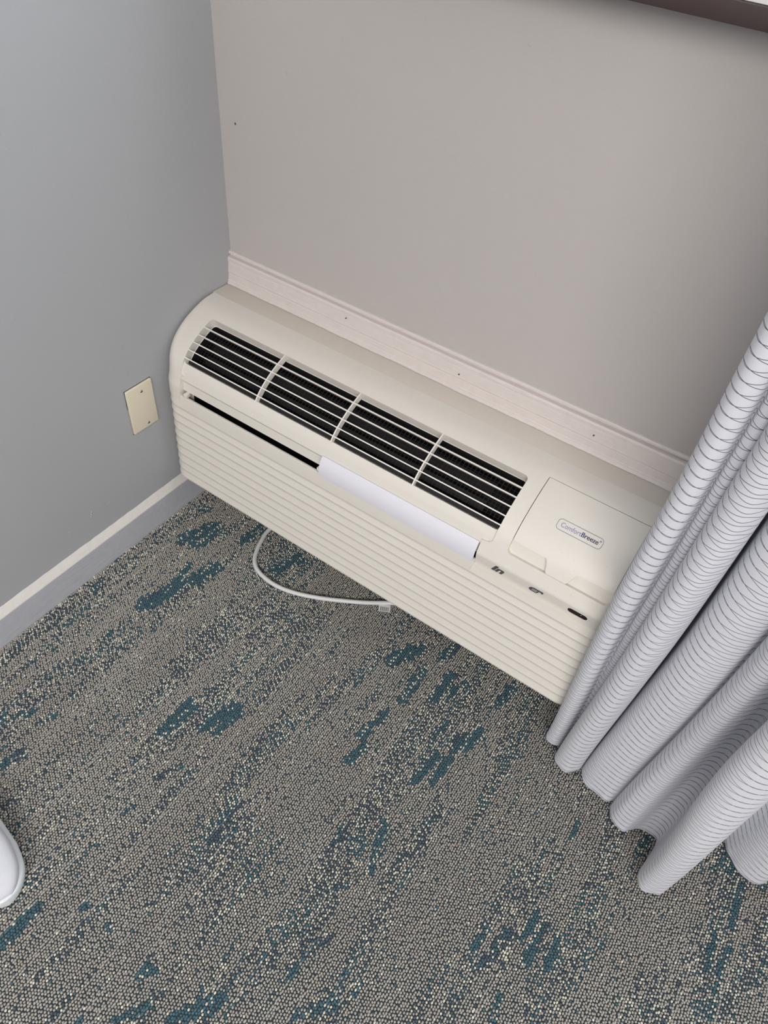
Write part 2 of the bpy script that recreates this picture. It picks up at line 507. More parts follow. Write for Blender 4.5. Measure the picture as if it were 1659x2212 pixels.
# badge on the door: rounded frame and the two-tone lettering
def on_surf(me, fx, fs, off, thick=None):
    for v in me.vertices:
        x, s = fx(v.co.x, v.co.y), fs(v.co.x, v.co.y)
        v.co = surf(x, s, off+v.co.z)
def txt(body, size, shear=0.0, extrude=0.00015):
    c = bpy.data.curves.new('t', 'FONT'); c.body = body; c.size = size; c.shear = shear; c.extrude = extrude; c.resolution_u = 4
    o = bpy.data.objects.new('t', c); COL.objects.link(o)
    bpy.context.view_layer.update()
    me = bpy.data.meshes.new_from_object(o.evaluated_get(bpy.context.evaluated_depsgraph_get()))
    bpy.data.objects.remove(o)
    xs = [v.co.x for v in me.vertices]
    return me, min(xs), max(xs)
def place_text(name, body, x0, x1, sb, hgt, mat, parent, bold=0.0, shear=0.0):
    me, a, b = txt(body, 1.0, shear)
    cap = 0.72
    me.materials.clear()
    for v in me.vertices:
        tx = x0+(v.co.x-a)/(b-a)*(x1-x0); ts = sb-v.co.y/cap*hgt
        z = v.co.z
        v.co = surf(tx, ts, .0004+z)
    return link(name, me, mat, parent)
BS = .1258
place_text('lettering', 'Comfort', .9038, .9405, BS, .0088, m_lav, door)
for dx in (0, .00045): place_text('lettering', 'Breeze', .9412+dx, .9712+dx, BS-.0003, .0088, m_navy, door)
place_text('registered_mark', '\u00ae', .9722, .9757, BS-.0065, .0030, m_navy, door)
V = []; F = []
fx0, fx1, fs0, fs1, r, wd = .8968, .9790, .1120, .1322, .0065, .0006
path = []
for cxx, cs, a0 in ((fx1-r, fs0+r, -90), (fx1-r, fs1-r, 0), (fx0+r, fs1-r, 90), (fx0+r, fs0+r, 180)):
    for k in range(9):
        a = math.radians(a0+90*k/8); path.append((cxx, cs, math.cos(a), math.sin(a)))
n = len(path)
for cxx, cs, ca, sa in path:
    for rr, off in ((r, .0002), (r, .0005), (r-wd, .0005), (r-wd, .0002)):
        V.append(surf(cxx+rr*ca, cs+rr*sa, off))
for i in range(n):
    j = (i+1) % n
    for q in range(4): F.append((i*4+q, i*4+(q+1) % 4, j*4+(q+1) % 4, j*4+q))
link('badge_outline', mesh('outline', V, F), m_navy, door)

# band below the nose: lettering remains and the display lens
BT, BBt = (-.2492, .3975), (-.2432, .3700)
def band(x, v, off):
    """v runs 0..1 up the band"""
    y = BBt[0]+(BT[0]-BBt[0])*v; z = BBt[1]+(BT[1]-BBt[1])*v
    L = math.hypot(BT[0]-BBt[0], BT[1]-BBt[1]); ny, nz = -(BT[1]-BBt[1])/L, (BT[0]-BBt[0])/L
    return Vector((x, y+ny*off, z+nz*off))
def band_poly(name, polys, mat, parent, off=.0004):
    V = []; F = []
    for P in polys:
        n = len(V); m = len(P)
        V += [band(x, v, off) for x, v in P] + [band(x, v, -.0003) for x, v in P]
        F += [tuple(range(n, n+m)), tuple(range(n+m, n+2*m))] + [(n+i, n+(i+1) % m, n+m+(i+1) % m, n+m+i) for i in range(m)]
    return link(name, mesh(name, V, F), mat, parent)
def sh(P, x0, w, v0, h, k=.0085):
    """unit glyph coordinates to band, italic shear"""
    return [(x0+w*a+k*b, v0+h*b) for a, b in P]
band_poly('lettering', [sh([(0, 0), (1, 0), (1, 1), (0, 1)], .8272, .0062, .22, .70)], m_ink, casing)
band_poly('lettering', [sh([(0, 0), (.36, 0), (.36, .70), (.62, .70), (.62, 0), (1, 0), (1, .70), (.93, .88), (.78, 1), (.0, 1)], .8345, .0140, .22, .52, .0063)], m_ink, casing)
E_ = [(0, .35), (.10, .12), (.28, 0), (.74, 0), (.80, .30), (.80, .66), (.97, .68), (1.0, .52), (1.14, .52), (1.14, .82), (1.04, 1), (.28, 1), (.10, .88), (0, .65)]
band_poly('lettering', [sh(E_, .9010, .0225, .30, .50, .0045)], m_ink, casing)
band_poly('lettering_slit', [sh([(.24, .28), (.68, .28), (.68, .37), (.24, .37)], .9010, .0225, .30, .50, .0045),
                             sh([(.24, .60), (.68, .60), (.68, .69), (.24, .69)], .9010, .0225, .30, .50, .0045)], m_plas, casing, .0006)
P = []
for k in range(13): a = math.pi/2+math.pi*k/12; P.append((.9835+.0062*math.cos(a), .55+.0062/.0277*math.sin(a)))
for k in range(13): a = -math.pi/2+math.pi*k/12; P.append((1.0075+.0062*math.cos(a), .55+.0062/.0277*math.sin(a)))
lens = band_poly('display_lens', [P], m_lens, casing, .0005)
band_poly('display_mark', [[(1.0010, .60), (1.0017, .60), (1.0030, .70), (1.0023, .70)]], m_white, lens, .0007)

# white cover clipped over the right half of the slot
def thick(pts, t):
    out = []; n = len(pts)
    for i in range(n):
        a = pts[max(i-1, 0)]; b = pts[min(i+1, n-1)]; d = (b[0]-a[0], b[1]-a[1]); L = math.hypot(*d)
        out.append((pts[i][0]-d[1]/L*t, pts[i][1]+d[0]/L*t))
    return pts+out[::-1]
cv = [tuple(p) for p in catmull([(-.2395, .4212), (-.2445, .4140), (-.2486, .4050), (-.2506, .3955), (-.2514, .3870), (-.2512, .3785)], 4)]
link('slot_cover', extrude_x(thick(cv, -.0022), .4420, .7922, 40, 1), m_bar, casing)
link('latch_tab', box(.0745, .0830, -.2500, -.2360, .3815, .3905, .0008), m_plas, casing)
link('latch_tab', box(.4330, .4400, -.2478, -.2340, .3825, .3900, .0008), m_plas, casing)

# ribbed front panel: base plate with ten moulded ribs and a plain foot
LED = [.3695, .3486, .3272, .3042, .2806, .2571, .2331, .2086, .1841, .1602, .1364]
panel = link('front_panel', sweep_front([(.0086, .3690), (.0086, .1364), (.0006, .1362), (.0003, .1345), (.0022, .1300), (.0132, .1140), (.0145, .1122), (.0175, .1120), (.0175, .3690)], -.17), m_plas, ac)
for zt, zb in zip(LED, LED[1:]):
    h = zt-zb
    u = .0085 if zt < .3690 else .0010        # the underside of the rib above runs in and down
    sec = [(.0090, zt-.0002)] + ([(.0003, zt-.0001), (.0022, zt-.0025), (.0030, zt-.0055), (.0034, zt-u), (.0034, zt-u-.0006)] if u > .002 else [(.0034, zt-.0010)])
    for q in (.15, .35, .55, .75, .90):
        sec.append((.0034*(1-q**1.1), zt-u-.0006-(h-u-.0006)*q))
    sec += [(.00005, zb+.0009), (.0000, zb+.0004), (.0002, zb), (.0090, zb)]
    link('rib', sweep_front(sec, -.17, 50), m_plas, panel)
lipz = [(-.2466, .3803), (-.2478, .3806), (-.2486, .3798), (-.2504, .3680), (-.2519, .3560), (-.25235, .3489), (-.2500, .3486), (-.2440, .3600), (-.2440, .3803)]
link('panel_lip', extrude_x(lipz, .0642, .7946, 35), m_plas, panel)
for x in (.165, .302): link('clip_nib', box(x, x+.004, -.2483, -.2450, .3803, .3818), m_plas, panel)

# ------------------------------------------------------------------ blank wall plate
wp = thing('wall_plate', 'beige blank wall plate with two screws on the left wall beside the air conditioner', 'wall plate', (0, -.3055, .354))
link('plate', box(-.0002, .0060, -.3405, -.2705, .2965, .4115, .0028, 3), m_plate, wp)
bmc = bmesh.new()
for z in (.3935, .3070):
    bm = bmesh.new()
    bmesh.ops.create_cone(bm, cap_ends=True, segments=20, radius1=.0034, radius2=.0026, depth=.0012, matrix=Matrix.Translation((0, 0, 0)) @ Matrix.Rotation(math.pi/2, 4, 'Y'))
    bmesh.ops.translate(bm, verts=bm.verts, vec=(.0064, -.3015 if z > .35 else -.2990, z))
    me = bpy.data.meshes.new('screw'); bm.to_mesh(me); bm.free()
    sc_ = link('screw', me, m_screw, wp)
    yy = -.3015 if z > .35 else -.2990
    link('screw_slot', box(.0068, .00715, yy-.0024, yy+.0024, z-.0005, z+.0005), m_dark, sc_)
# ragged dark paint line round the plate
V = []; F = []
def chip(y0, y1, z0, z1):
    n = len(V); t = box(-.0001, .0009, y0, y1, z0, z1)
    V.extend([tuple(v.co) for v in t.vertices]); F.extend([tuple(n+i for i in p.vertices) for p in t.polygons])
for i in range(14):
    z = .30+.112*i/14; a = rnd.uniform(.0001, .0009)
    chip(-.2708, -.2705+a, z, z+.008)
    if i > 7: chip(-.3405-a*.8, -.3400, z, z+.008)
for i in range(9):
    y = -.3405+.070*i/9; a = rnd.uniform(.0003, .0012)
    chip(y, y+.008, .4110, .4115+a*.3)
chip(-.3410, -.3340, .2953, .2968); chip(-.3330, -.3300, .2955, .2968)
link('paint_gap', mesh('gap', V, F), m_chip, wp, 'stuff')

# ------------------------------------------------------------------ power cord under the unit
cp = [(.262, -.075, .055), (.250, -.110, .020), (.240, -.150, .0095), (.2386, -.1915, .0085), (.2470, -.2222, .0085), (.2584, -.2521, .0085), (.2751, -.2794, .0085), (.2989, -.2966, .0085),
      (.3333, -.3048, .0085), (.3721, -.3045, .0085), (.4153, -.2938, .0085), (.4659, -.2713, .0085), (.5132, -.2447, .0085), (.5589, -.2159, .0085), (.6025, -.1838, .0085), (.68, -.13, .0085), (.76, -.085, .0085)]
cord = link('power_cord', tube(catmull(cp, 6), .0052, 14), m_cord)
tag(cord, 'white power cord looping over the carpet from under the air conditioner', 'cord')
tg = mesh('tag', [(.580, -.2120, .0085), (.604, -.2000, .0085), (.612, -.2150, .0050), (.588, -.2280, .0050), (.580, -.2120, .0080), (.604, -.2000, .0080), (.612, -.2150, .0045), (.588, -.2280, .0045)],
          [(0, 1, 2, 3), (4, 5, 6, 7), (0, 1, 5, 4), (1, 2, 6, 5), (2, 3, 7, 6), (3, 0, 4, 7)])
for v in tg.vertices: v.co += Vector((.006, .013, 0))
tgo = link('cord_tag', tg, m_tag, cord)
V = []; F = []
A, B, C_, D = [Vector(p) for p in ((.580, -.2120, .0087), (.604, -.2000, .0087), (.612, -.2150, .0052), (.588, -.2280, .0052))]
for i in range(9):
    u0 = .12+.085*i; u1 = u0+(.03 if i % 2 else .045)
    q = [A.lerp(B, u0).lerp(D.lerp(C_, u0), .35), A.lerp(B, u1).lerp(D.lerp(C_, u1), .35), A.lerp(B, u1).lerp(D.lerp(C_, u1), .95), A.lerp(B, u0).lerp(D.lerp(C_, u0), .95)]
    n = len(V); V += [p+Vector((.006, .013, .0001)) for p in q]; F.append((n, n+1, n+2, n+3))
link('bar_lines', mesh('bars', V, F), m_ink, tgo)

# ------------------------------------------------------------------ curtain
def curtain_mat():
    k = N('printed_curtain_cloth'); b = k.b
    uv = k.n('ShaderNodeUVMap').outputs[0]
    sp = k.n('ShaderNodeSeparateXYZ'); k.l(uv, sp.inputs[0])
    U, Vv = sp.outputs[0], sp.outputs[1]
    H = 0.01570
    def wave(ph):
        a = k.math('ADD', k.math('MULTIPLY', U, 2*math.pi/0.084), ph)
        # slow drift of the phase from row to row
        a = k.math('ADD', a, k.math('MULTIPLY', Vv, 5.0))
        s1 = k.math('SINE', a)
        s3 = k.math('MULTIPLY', k.math('SINE', k.math('MULTIPLY', a, 3.0)), -0.09)
        return k.math('MULTIPLY', k.math('ADD', s1, s3), 0.0031)
    def line(wv, off, sgn):
        z = k.math('ADD', k.math('ADD', Vv, k.math('MULTIPLY', wv, sgn)), off)
        f = k.math('FRACT', k.math('DIVIDE', z, H))
        d = k.math('ABSOLUTE', k.math('SUBTRACT', f, 0.5))       # 0 on the line
        mr = k.n('ShaderNodeMapRange', **{'From Min': 0.020, 'From Max': 0.040, 'To Min': 1.0, 'To Max': 0.0}); k.l(d, mr.inputs[0])
        return mr.outputs[0]
    l1 = line(wave(0.0), 0.0, 1.0)
    l2 = line(wave(0.9), 0.0042, -1.0)
    f = k.math('MAXIMUM', l1, l2)
    hem = k.math('LESS_THAN', Vv, 0.0030)
    f = k.math('MULTIPLY', f, k.math('SUBTRACT', 1.0, hem))
    col = k.mix(k.math('MULTIPLY', f, 0.90), srgb(226, 227, 234), srgb(84, 82, 95))
    k.l(col, b.inputs['Base Color'])
    b.inputs['Roughness'].default_value = 0.85
    b.inputs['Specular IOR Level'].default_value = 0.15
    n2 = k.n('ShaderNodeTexNoise', Scale=900.0, Detail=2.0); k.l(uv, n2.inputs['Vector'])
    bu = k.n('ShaderNodeBump', Strength=0.15, Distance=0.0006); k.l(n2.outputs['Fac'], bu.inputs['Height'])
    k.l(bu.outputs['Normal'], b.inputs['Normal'])
    tr = k.n('ShaderNodeBsdfTranslucent'); k.l(col, tr.inputs['Color'])
    mx = k.n('ShaderNodeMixShader'); mx.inputs[0].default_value = 0.14
    k.l(b.outputs[0], mx.inputs[1]); k.l(tr.outputs[0], mx.inputs[2])
    k.l(mx.outputs[0], k.t.nodes['Material Output'].inputs['Surface'])
    return k.m
m_cloth = curtain_mat()
BOT = [(1.062, -.262), (1.046, -.272), (1.050, -.283), (1.062, -.288), (1.074, -.281), (1.081, -.268), (1.086, -.262), (1.090, -.260), (1.094, -.260), (1.094, -.266),
       (1.0795, -.295), (1.088, -.314), (1.108, -.3175), (1.126, -.303), (1.1335, -.284), (1.137, -.25), (1.139, -.22), (1.139, -.25), (1.136, -.285), (1.146, -.3075),
       (1.172, -.3175), (1.199, -.318), (1.2125, -.310), (1.2105, -.325), (1.220, -.3475), (1.244, -.353), (1.258, -.343), (1.273, -.327), (1.290, -.3235), (1.307, -.331),
       (1.3045, -.365), (1.2985, -.405), (1.306, -.425), (1.325, -.428), (1.344, -.4145), (1.351, -.395), (1.356, -.33), (1.372, -.25), (1.40, -.235), (1.414, -.2508),
       (1.4276, -.2745), (1.445, -.2912), (1.4756, -.30), (1.501, -.277), (1.515, -.24), (1.535, -.235), (1.55, -.28), (1.575, -.34), (1.61, -.35), (1.64, -.30),
       (1.66, -.24), (1.69, -.23), (1.71, -.29), (1.75, -.34), (1.79, -.32), (1.81, -.25)]
TOP = [(1.056, -.270), (1.036, -.276), (1.041, -.292), (1.054, -.298), (1.067, -.291), (1.074, -.272), (1.078, -.283), (1.088, -.288), (1.098, -.278), (1.101, -.250),
       (1.0905, -.300), (1.098, -.324), (1.118, -.330), (1.136, -.312), (1.1435, -.285), (1.146, -.235), (1.149, -.175), (1.152, -.22), (1.1500, -.290), (1.160, -.314),
       (1.185, -.326), (1.212, -.322), (1.2260, -.305), (1.2235, -.330), (1.231, -.350), (1.247, -.356), (1.262, -.343), (1.275, -.327), (1.288, -.322), (1.292, -.335),
       (1.282, -.370), (1.2665, -.408), (1.274, -.430), (1.298, -.438), (1.326, -.423), (1.340, -.398), (1.346, -.33), (1.362, -.25), (1.392, -.225), (1.410, -.245),
       (1.425, -.272), (1.445, -.290), (1.475, -.298), (1.500, -.275), (1.515, -.24), (1.535, -.235), (1.55, -.28), (1.575, -.34), (1.61, -.35), (1.64, -.30),
       (1.66, -.24), (1.69, -.23), (1.71, -.29), (1.75, -.34), (1.79, -.32), (1.81, -.25)]
SB = 6
cb, ct = np.array(catmull(BOT, SB)), np.array(catmull(TOP, SB))
n = len(ct)
# arc length measured where the cloth is widest so the print keeps its size
arc = np.concatenate([[0], np.cumsum(np.hypot(*np.diff(ct, axis=0).T))])
zs = [0.0]+[0.003*i for i in range(1, 5)]+list(np.linspace(.02, .62, 40))+list(np.linspace(.66, 2.36, 40))
V = []; UVs = []
hemz = np.interp(cb[:, 0], [1.04, 1.075, 1.085, 1.2, 1.3, 1.36, 1.40], [.036, .034, .026, .020, .018, .018, .020])
for z in zs:
    t = min(1.0, z/.50); t = t*t*(3-2*t)
    P = cb*(1-t)+ct*t
    wob = 0.0012*np.sin(arc*31+z*9)+0.0008*np.sin(arc*57-z*17)
    for i in range(n):
        h = hemz[i]; zz = h+(2.38-h)*z/2.36
        flare = 0.0016*math.exp(-z/.02)*math.sin(arc[i]*140)
        V.append((P[i, 0]+wob[i]*.5, P[i, 1]+wob[i]+flare, zz)); UVs.append((arc[i], z))
F = [(r*n+i, r*n+i+1, (r+1)*n+i+1, (r+1)*n+i) for r in range(len(zs)-1) for i in range(n-1)]
me = bpy.data.meshes.new('curtain'); me.from_pydata(V, [], F)
uvl = me.uv_layers.new(name='UVMap')
idx = np.empty(len(me.loops), dtype=np.int32); me.loops.foreach_get('vertex_index', idx)
uvl.data.foreach_set('uv', np.array(UVs, dtype=np.float32)[idx].ravel())
me.polygons.foreach_set('use_smooth', [True]*len(me.polygons))
cur = link('curtain', me, m_cloth)
tag(cur, 'white floor-length curtain printed with thin dark wavy lines, hanging in folds at the right', 'curtain')
md = cur.modifiers.new('cloth', 'SOLIDIFY'); md.thickness = .0009; md.offset = 0

# ------------------------------------------------------------------ shoe at the left edge
ax = Vector((.955, -.30, 0)).normalized()      # heel to toe
sd = Vector((-ax.y, ax.x, 0))
tip = Vector((.443, -1.077, 0))
shoe = thing('shoe', 'white fabric shoe, only its rounded toe showing at the left edge on the carpet', 'shoe', tuple(tip-ax*.14))
def foot_w(u):      # half width, u = 0 heel .. 1 toe tip
    b = float(np.interp(u, [0, .15, .40, .70, .84, 1], [.031, .034, .033, .045, .044, .040]))
    if u < .12: b *= math.sqrt(max(0, 1-((.12-u)/.12)**2))
    if u > .80: b *= math.sqrt(max(0, 1-((u-.80)/.20)**2.2))
    return max(b, .0015)
def loft(us, hw, z0f, z1f, expo, ring=20):
    V = []; F = []
    for u in us:
        c = tip-ax*(.275*(1-u)); wdt = hw(u); z0, z1 = z0f(u), z1f(u)
        for k in range(ring):
            a = 2*math.pi*k/ring
            ca, sa = math.cos(a), math.sin(a)
            px = math.copysign(abs(ca)**expo, ca)*wdt; pz = (z0+z1)/2+math.copysign(abs(sa)**expo, sa)*(z1-z0)/2
            V.append(c+sd*px+Vector((0, 0, pz)))
    m = len(us)
    for i in range(m-1):
        for k in range(ring): F.append((i*ring+k, i*ring+(k+1) % ring, (i+1)*ring+(k+1) % ring, (i+1)*ring+k))
    F += [tuple(range(ring)), tuple(range((m-1)*ring, m*ring))]
    return V, F
us = [0, .004, .015, .035, .07, .12, .2, .3, .4, .5, .6, .7, .80, .86, .91, .945, .97, .985, .995, 1.0]
link('sole', mesh('sole', *loft(us, foot_w, lambda u: .005, lambda u: .028, .45), 60), m_sole, shoe)
us2 = [.014, .022, .04, .07, .12, .2, .3, .4, .45, .5, .6, .7, .80, .86, .91, .94, .96, .974, .982]
def top(u): return float(np.interp(u, [0, .03, .10, .25, .42, .47, .60, .75, .88, .96, 1], [.050, .078, .082, .072, .070, .084, .074, .060, .052, .042, .026]))
upper = link('upper', mesh('upper', *loft(us2, lambda u: max(.002, foot_w(u)-.0050), lambda u: .020, top, .70), 60), m_shoe, shoe)
def fp(u, v, z): return tip-ax*(.275*(1-u))+sd*v+Vector((0, 0, z))
pts = [fp(.255+.175*math.cos(a), .0205*math.sin(a), 0) for a in [2*math.pi*q/24 for q in range(24)]]
V = []
for q in range(24):
    u = .255+.175*math.cos(2*math.pi*q/24)
    V += [pts[q]+Vector((0, 0, top(u)-.010)), pts[q]+Vector((0, 0, top(u)+.0006))]
F = [(2*q, 2*((q+1) % 24), 2*((q+1) % 24)+1, 2*q+1) for q in range(24)]+[tuple(2*q for q in range(24)), tuple(2*q+1 for q in range(24))]
link('insole', mesh('insole', V, F), plain('grey_lining', srgb(120, 120, 124), .9), shoe)
rim = [fp(.255+.180*math.cos(2*math.pi*q/32), .0220*math.sin(2*math.pi*q/32), top(.255+.180*math.cos(2*math.pi*q/32))) for q in range(33)]
link('collar', tube(rim, .0028, 8), m_sole, shoe)
for q in range(4):
    u = .50+.055*q
    link('lace', tube([fp(u, v, top(u)-.0002-abs(v)**2*14) for v in (-.017, -.010, 0, .010, .017)], .0019, 8), m_sole, shoe)

# ------------------------------------------------------------------ carpet
def floor_mat():
    k = N('carpet_backing'); b = k.b
    tc = k.n('ShaderNodeTexCoord').outputs['Object']
    n1 = k.n('ShaderNodeTexNoise', Scale=350.0, Detail=2.0); k.l(tc, n1.inputs['Vector'])
    under = k.mix(n1.outputs['Fac'], srgb(50, 60, 66), srgb(72, 80, 84))
    vo = k.n('ShaderNodeTexVoronoi', Scale=205.0); k.l(tc, vo.inputs['Vector'])
    mp = k.n('ShaderNodeMapping'); mp.inputs['Scale'].default_value = (16, 5, 1); k.l(tc, mp.inputs['Vector'])
    n2 = k.n('ShaderNodeTexNoise', Scale=1.0, Detail=4.0); k.l(mp.outputs[0], n2.inputs['Vector'])
    cs = k.n('ShaderNodeSeparateColor'); k.l(vo.outputs['Color'], cs.inputs[0])
    isd = k.math('LESS_THAN', cs.outputs[0], k.math('MULTIPLY', k.math('SUBTRACT', n2.outputs['Fac'], .40), 3.0))
    yarn = k.mix(isd, srgb(172, 168, 160), srgb(80, 104, 114))
    gap = k.n('ShaderNodeMapRange', **{'From Min': .45, 'From Max': .62}); k.l(vo.outputs['Distance'], gap.inputs[0])
    pattern = k.mix(gap.outputs[0], yarn, srgb(50, 60, 66))
    sx = k.n('ShaderNodeSeparateXYZ'); k.l(k.n('ShaderNodeNewGeometry').outputs['Position'], sx.inputs[0])
    inside = k.math('MULTIPLY', k.math('LESS_THAN', sx.outputs[0], 1.985), k.math('GREATER_THAN', sx.outputs[1], -1.45))
    k.l(k.mix(inside, pattern, under), b.inputs['Base Color'])
    b.inputs['Roughness'].default_value = 0.95; b.inputs['Specular IOR Level'].default_value = 0.1
    return k.m
floor.data.materials.append(floor_mat())
STROKES=[  # x0,y0,x1,y1,width,strength of the teal flecks woven into the carpet
    (0.164,-0.517,0.187,-0.443,0.045,1.00),(0.169,-0.440,0.159,-0.382,0.018,1.00),(0.199,-0.411,0.213,-0.349,0.041,0.90),(0.096,-0.330,0.126,-0.258,0.042,1.00),
    (0.128,-0.324,0.146,-0.262,0.033,0.80),(0.210,-0.240,0.216,-0.186,0.036,0.90),(0.329,-0.275,0.350,-0.205,0.036,0.90),(0.043,-0.567,0.035,-0.531,0.015,0.90),
    (0.025,-0.505,0.044,-0.445,0.020,0.50),(0.030,-0.373,0.032,-0.314,0.021,0.40),(0.054,-0.256,0.067,-0.220,0.026,0.60),(0.044,-0.692,0.068,-0.651,0.026,0.60),
    (0.101,-0.714,0.157,-0.620,0.037,0.45),(0.190,-0.703,0.230,-0.534,0.029,0.45),(0.218,-0.762,0.221,-0.645,0.030,0.50),(0.417,-0.714,0.421,-0.636,0.027,1.00),
    (0.475,-0.658,0.495,-0.593,0.031,1.00),(0.500,-0.652,0.513,-0.592,0.018,0.90),(0.323,-0.759,0.328,-0.680,0.024,0.50),(0.149,-0.883,0.182,-0.834,0.017,0.80),
    (0.225,-0.938,0.240,-0.904,0.027,0.90),(0.217,-0.839,0.222,-0.816,0.013,0.70),(0.338,-0.612,0.371,-0.494,0.023,0.35),(0.484,-0.615,0.473,-0.489,0.031,0.40),
    (0.583,-0.615,0.597,-0.423,0.037,0.40),(0.444,-0.787,0.474,-0.708,0.030,0.50),(0.489,-0.448,0.496,-0.257,0.046,0.30),(0.740,-0.486,0.749,-0.416,0.023,1.00),
    (0.749,-0.539,0.759,-0.497,0.022,1.00),(0.690,-0.303,0.723,-0.241,0.032,1.00),(0.765,-0.371,0.759,-0.279,0.026,0.90),(0.816,-0.326,0.817,-0.257,0.024,1.00),
    (0.836,-0.298,0.850,-0.253,0.020,0.80),(0.780,-0.234,0.787,-0.185,0.025,0.80),(0.931,-0.254,0.939,-0.193,0.025,0.90),(0.860,-0.403,0.865,-0.356,0.009,0.90),
    (0.904,-0.395,0.932,-0.337,0.032,0.95),(0.876,-0.498,0.885,-0.427,0.020,1.00),(0.904,-0.483,0.909,-0.421,0.018,1.00),(0.809,-0.429,0.813,-0.400,0.009,0.60),
    (0.925,-0.304,0.932,-0.266,0.013,0.60),(0.661,-0.402,0.665,-0.365,0.010,0.70),(1.047,-0.258,1.048,-0.232,0.011,0.80),(1.004,-0.420,1.002,-0.388,0.009,0.70),
    (0.612,-0.593,0.581,-0.378,0.045,0.40),(0.935,-0.675,0.946,-0.517,0.023,0.60),(1.063,-0.564,1.080,-0.430,0.032,0.45),(1.095,-0.420,1.104,-0.397,0.008,0.60),
    (1.175,-0.414,1.172,-0.374,0.008,0.80),(1.112,-0.676,1.119,-0.633,0.013,0.90),(1.136,-0.696,1.149,-0.620,0.018,0.90),(1.172,-0.621,1.179,-0.564,0.015,0.90),
    (1.195,-0.642,1.199,-0.576,0.019,1.00),(1.226,-0.633,1.225,-0.579,0.012,1.00),(1.026,-0.725,1.039,-0.655,0.018,0.50),(1.073,-0.741,1.070,-0.676,0.015,0.50),
    (1.293,-0.552,1.314,-0.476,0.018,0.45),(1.456,-0.474,1.450,-0.415,0.011,1.00),(1.472,-0.475,1.478,-0.412,0.011,1.00),(1.479,-0.540,1.475,-0.457,0.012,0.90),
    (1.474,-0.381,1.466,-0.303,0.015,0.95),(1.489,-0.361,1.488,-0.307,0.011,0.60),(1.417,-0.300,1.431,-0.239,0.022,0.70),(1.530,-0.426,1.536,-0.388,0.008,0.60),
    (1.186,-0.755,1.183,-0.710,0.018,0.70),(1.286,-0.354,1.299,-0.313,0.023,0.60),(0.475,-0.866,0.482,-0.845,0.007,0.70),(0.478,-0.784,0.496,-0.743,0.017,0.70),
    (0.640,-0.811,0.627,-0.718,0.021,0.60),(0.654,-0.796,0.660,-0.767,0.010,0.70),(0.819,-0.711,0.819,-0.641,0.020,0.60),(0.900,-0.681,0.875,-0.601,0.018,0.80),
    (0.746,-0.906,0.803,-0.832,0.015,0.45),(0.832,-0.895,0.830,-0.864,0.008,0.80),(0.885,-0.889,0.887,-0.856,0.010,0.90),(0.886,-0.848,0.904,-0.803,0.016,0.80),
    (0.705,-1.086,0.732,-1.045,0.016,0.90),(0.774,-1.037,0.813,-0.977,0.023,1.00),(0.926,-0.920,0.964,-0.875,0.021,0.80),(0.986,-0.849,0.987,-0.825,0.009,0.90),
]

rng = np.random.default_rng(11)
PX, PY = 0.0045, 0.0050
def vnoise(x, y, sx, sy, seed):
    g = np.random.default_rng(seed).random((400, 400))
    X = x/sx+50; Y = y/sy+200
    xi = np.floor(X).astype(int) % 399; yi = np.floor(Y).astype(int) % 399
    fx = X-np.floor(X); fy = Y-np.floor(Y); fx = fx*fx*(3-2*fx); fy = fy*fy*(3-2*fy)
    return (g[xi, yi]*(1-fx)+g[xi+1, yi]*fx)*(1-fy)+(g[xi, yi+1]*(1-fx)+g[xi+1, yi+1]*fx)*fy
ix, iy = np.meshgrid(np.arange(0, int(1.98/PX)), np.arange(0, int(1.69/PY)), indexing='ij')
tx = .0155+ix*PX; ty = -(.014+iy*PY+(ix % 2)*PY*.5)
tx = tx.ravel(); ty = ty.ravel(); col_i = ix.ravel()
# keep what the room view can reach, with a generous margin
keep = ~((tx > 1.35) & (ty < -1.45)) & ~((tx < .20) & (ty < -1.60))
tx, ty, col_i = tx[keep], ty[keep], col_i[keep]
nt = len(tx)
tx = tx+rng.normal(0, .0005, nt); ty = ty+rng.normal(0, .0006, nt)
# teal strength from the woven strokes, edges broken by noise
st = np.zeros(nt)
for (x0, y0, x1, y1, wd, s) in STROKES:
    dx, dy = x1-x0, y1-y0; L2 = dx*dx+dy*dy
    t = np.clip(((tx-x0)*dx+(ty-y0)*dy)/L2, 0, 1)
    d = np.hypot(tx-(x0+t*dx), ty-(y0+t*dy))
    st = np.maximum(st, s*np.clip(1.45-d/(wd*.5), 0, 1)**.6)
edge = vnoise(tx, ty, .010, .045, 3)
teal = np.clip(st*1.1-edge*.45, 0, 1)
mixd = np.clip((vnoise(tx, ty, .040, .20, 5)*.5+vnoise(tx, ty, .011, .16, 6)*.5-.46)*3.4, 0, 1)      # bands where the dark yarn shows more
far = vnoise(tx, ty, .03, .09, 8)
outside = ((tx > 1.3) & (ty > -.3)) | (ty < -1.0)
teal = np.where(outside & (far > .74), np.maximum(teal, .8), teal)
u = rng.random(nt); rowr = np.random.default_rng(2).random(600)[col_i % 600]
c_beige = np.array(srgb(174, 171, 164)[:3]); c_cream = np.array(srgb(222, 219, 204)[:3]); c_teal = np.array(srgb(78, 106, 116)[:3]); c_navy = np.array(srgb(82, 94, 104)[:3]); c_pink = np.array(srgb(168, 163, 156)[:3])
iyk = iy.ravel()[keep]
col = np.tile(c_beige, (nt, 1)); f = vnoise(tx, ty, .05, .09, 9)[:, None]; col = col*f+c_pink*(1-f)
col = col*rng.uniform(.90, 1.08, (nt, 1))
hgt = np.full(nt, 1.0); siz = rng.uniform(.88, 1.02, nt)*(1-.06*mixd)
par = (iyk+np.random.default_rng(8).integers(0, 2, 700)[col_i % 700]) % 2                     # stitch order: dark and light yarns alternate where both show
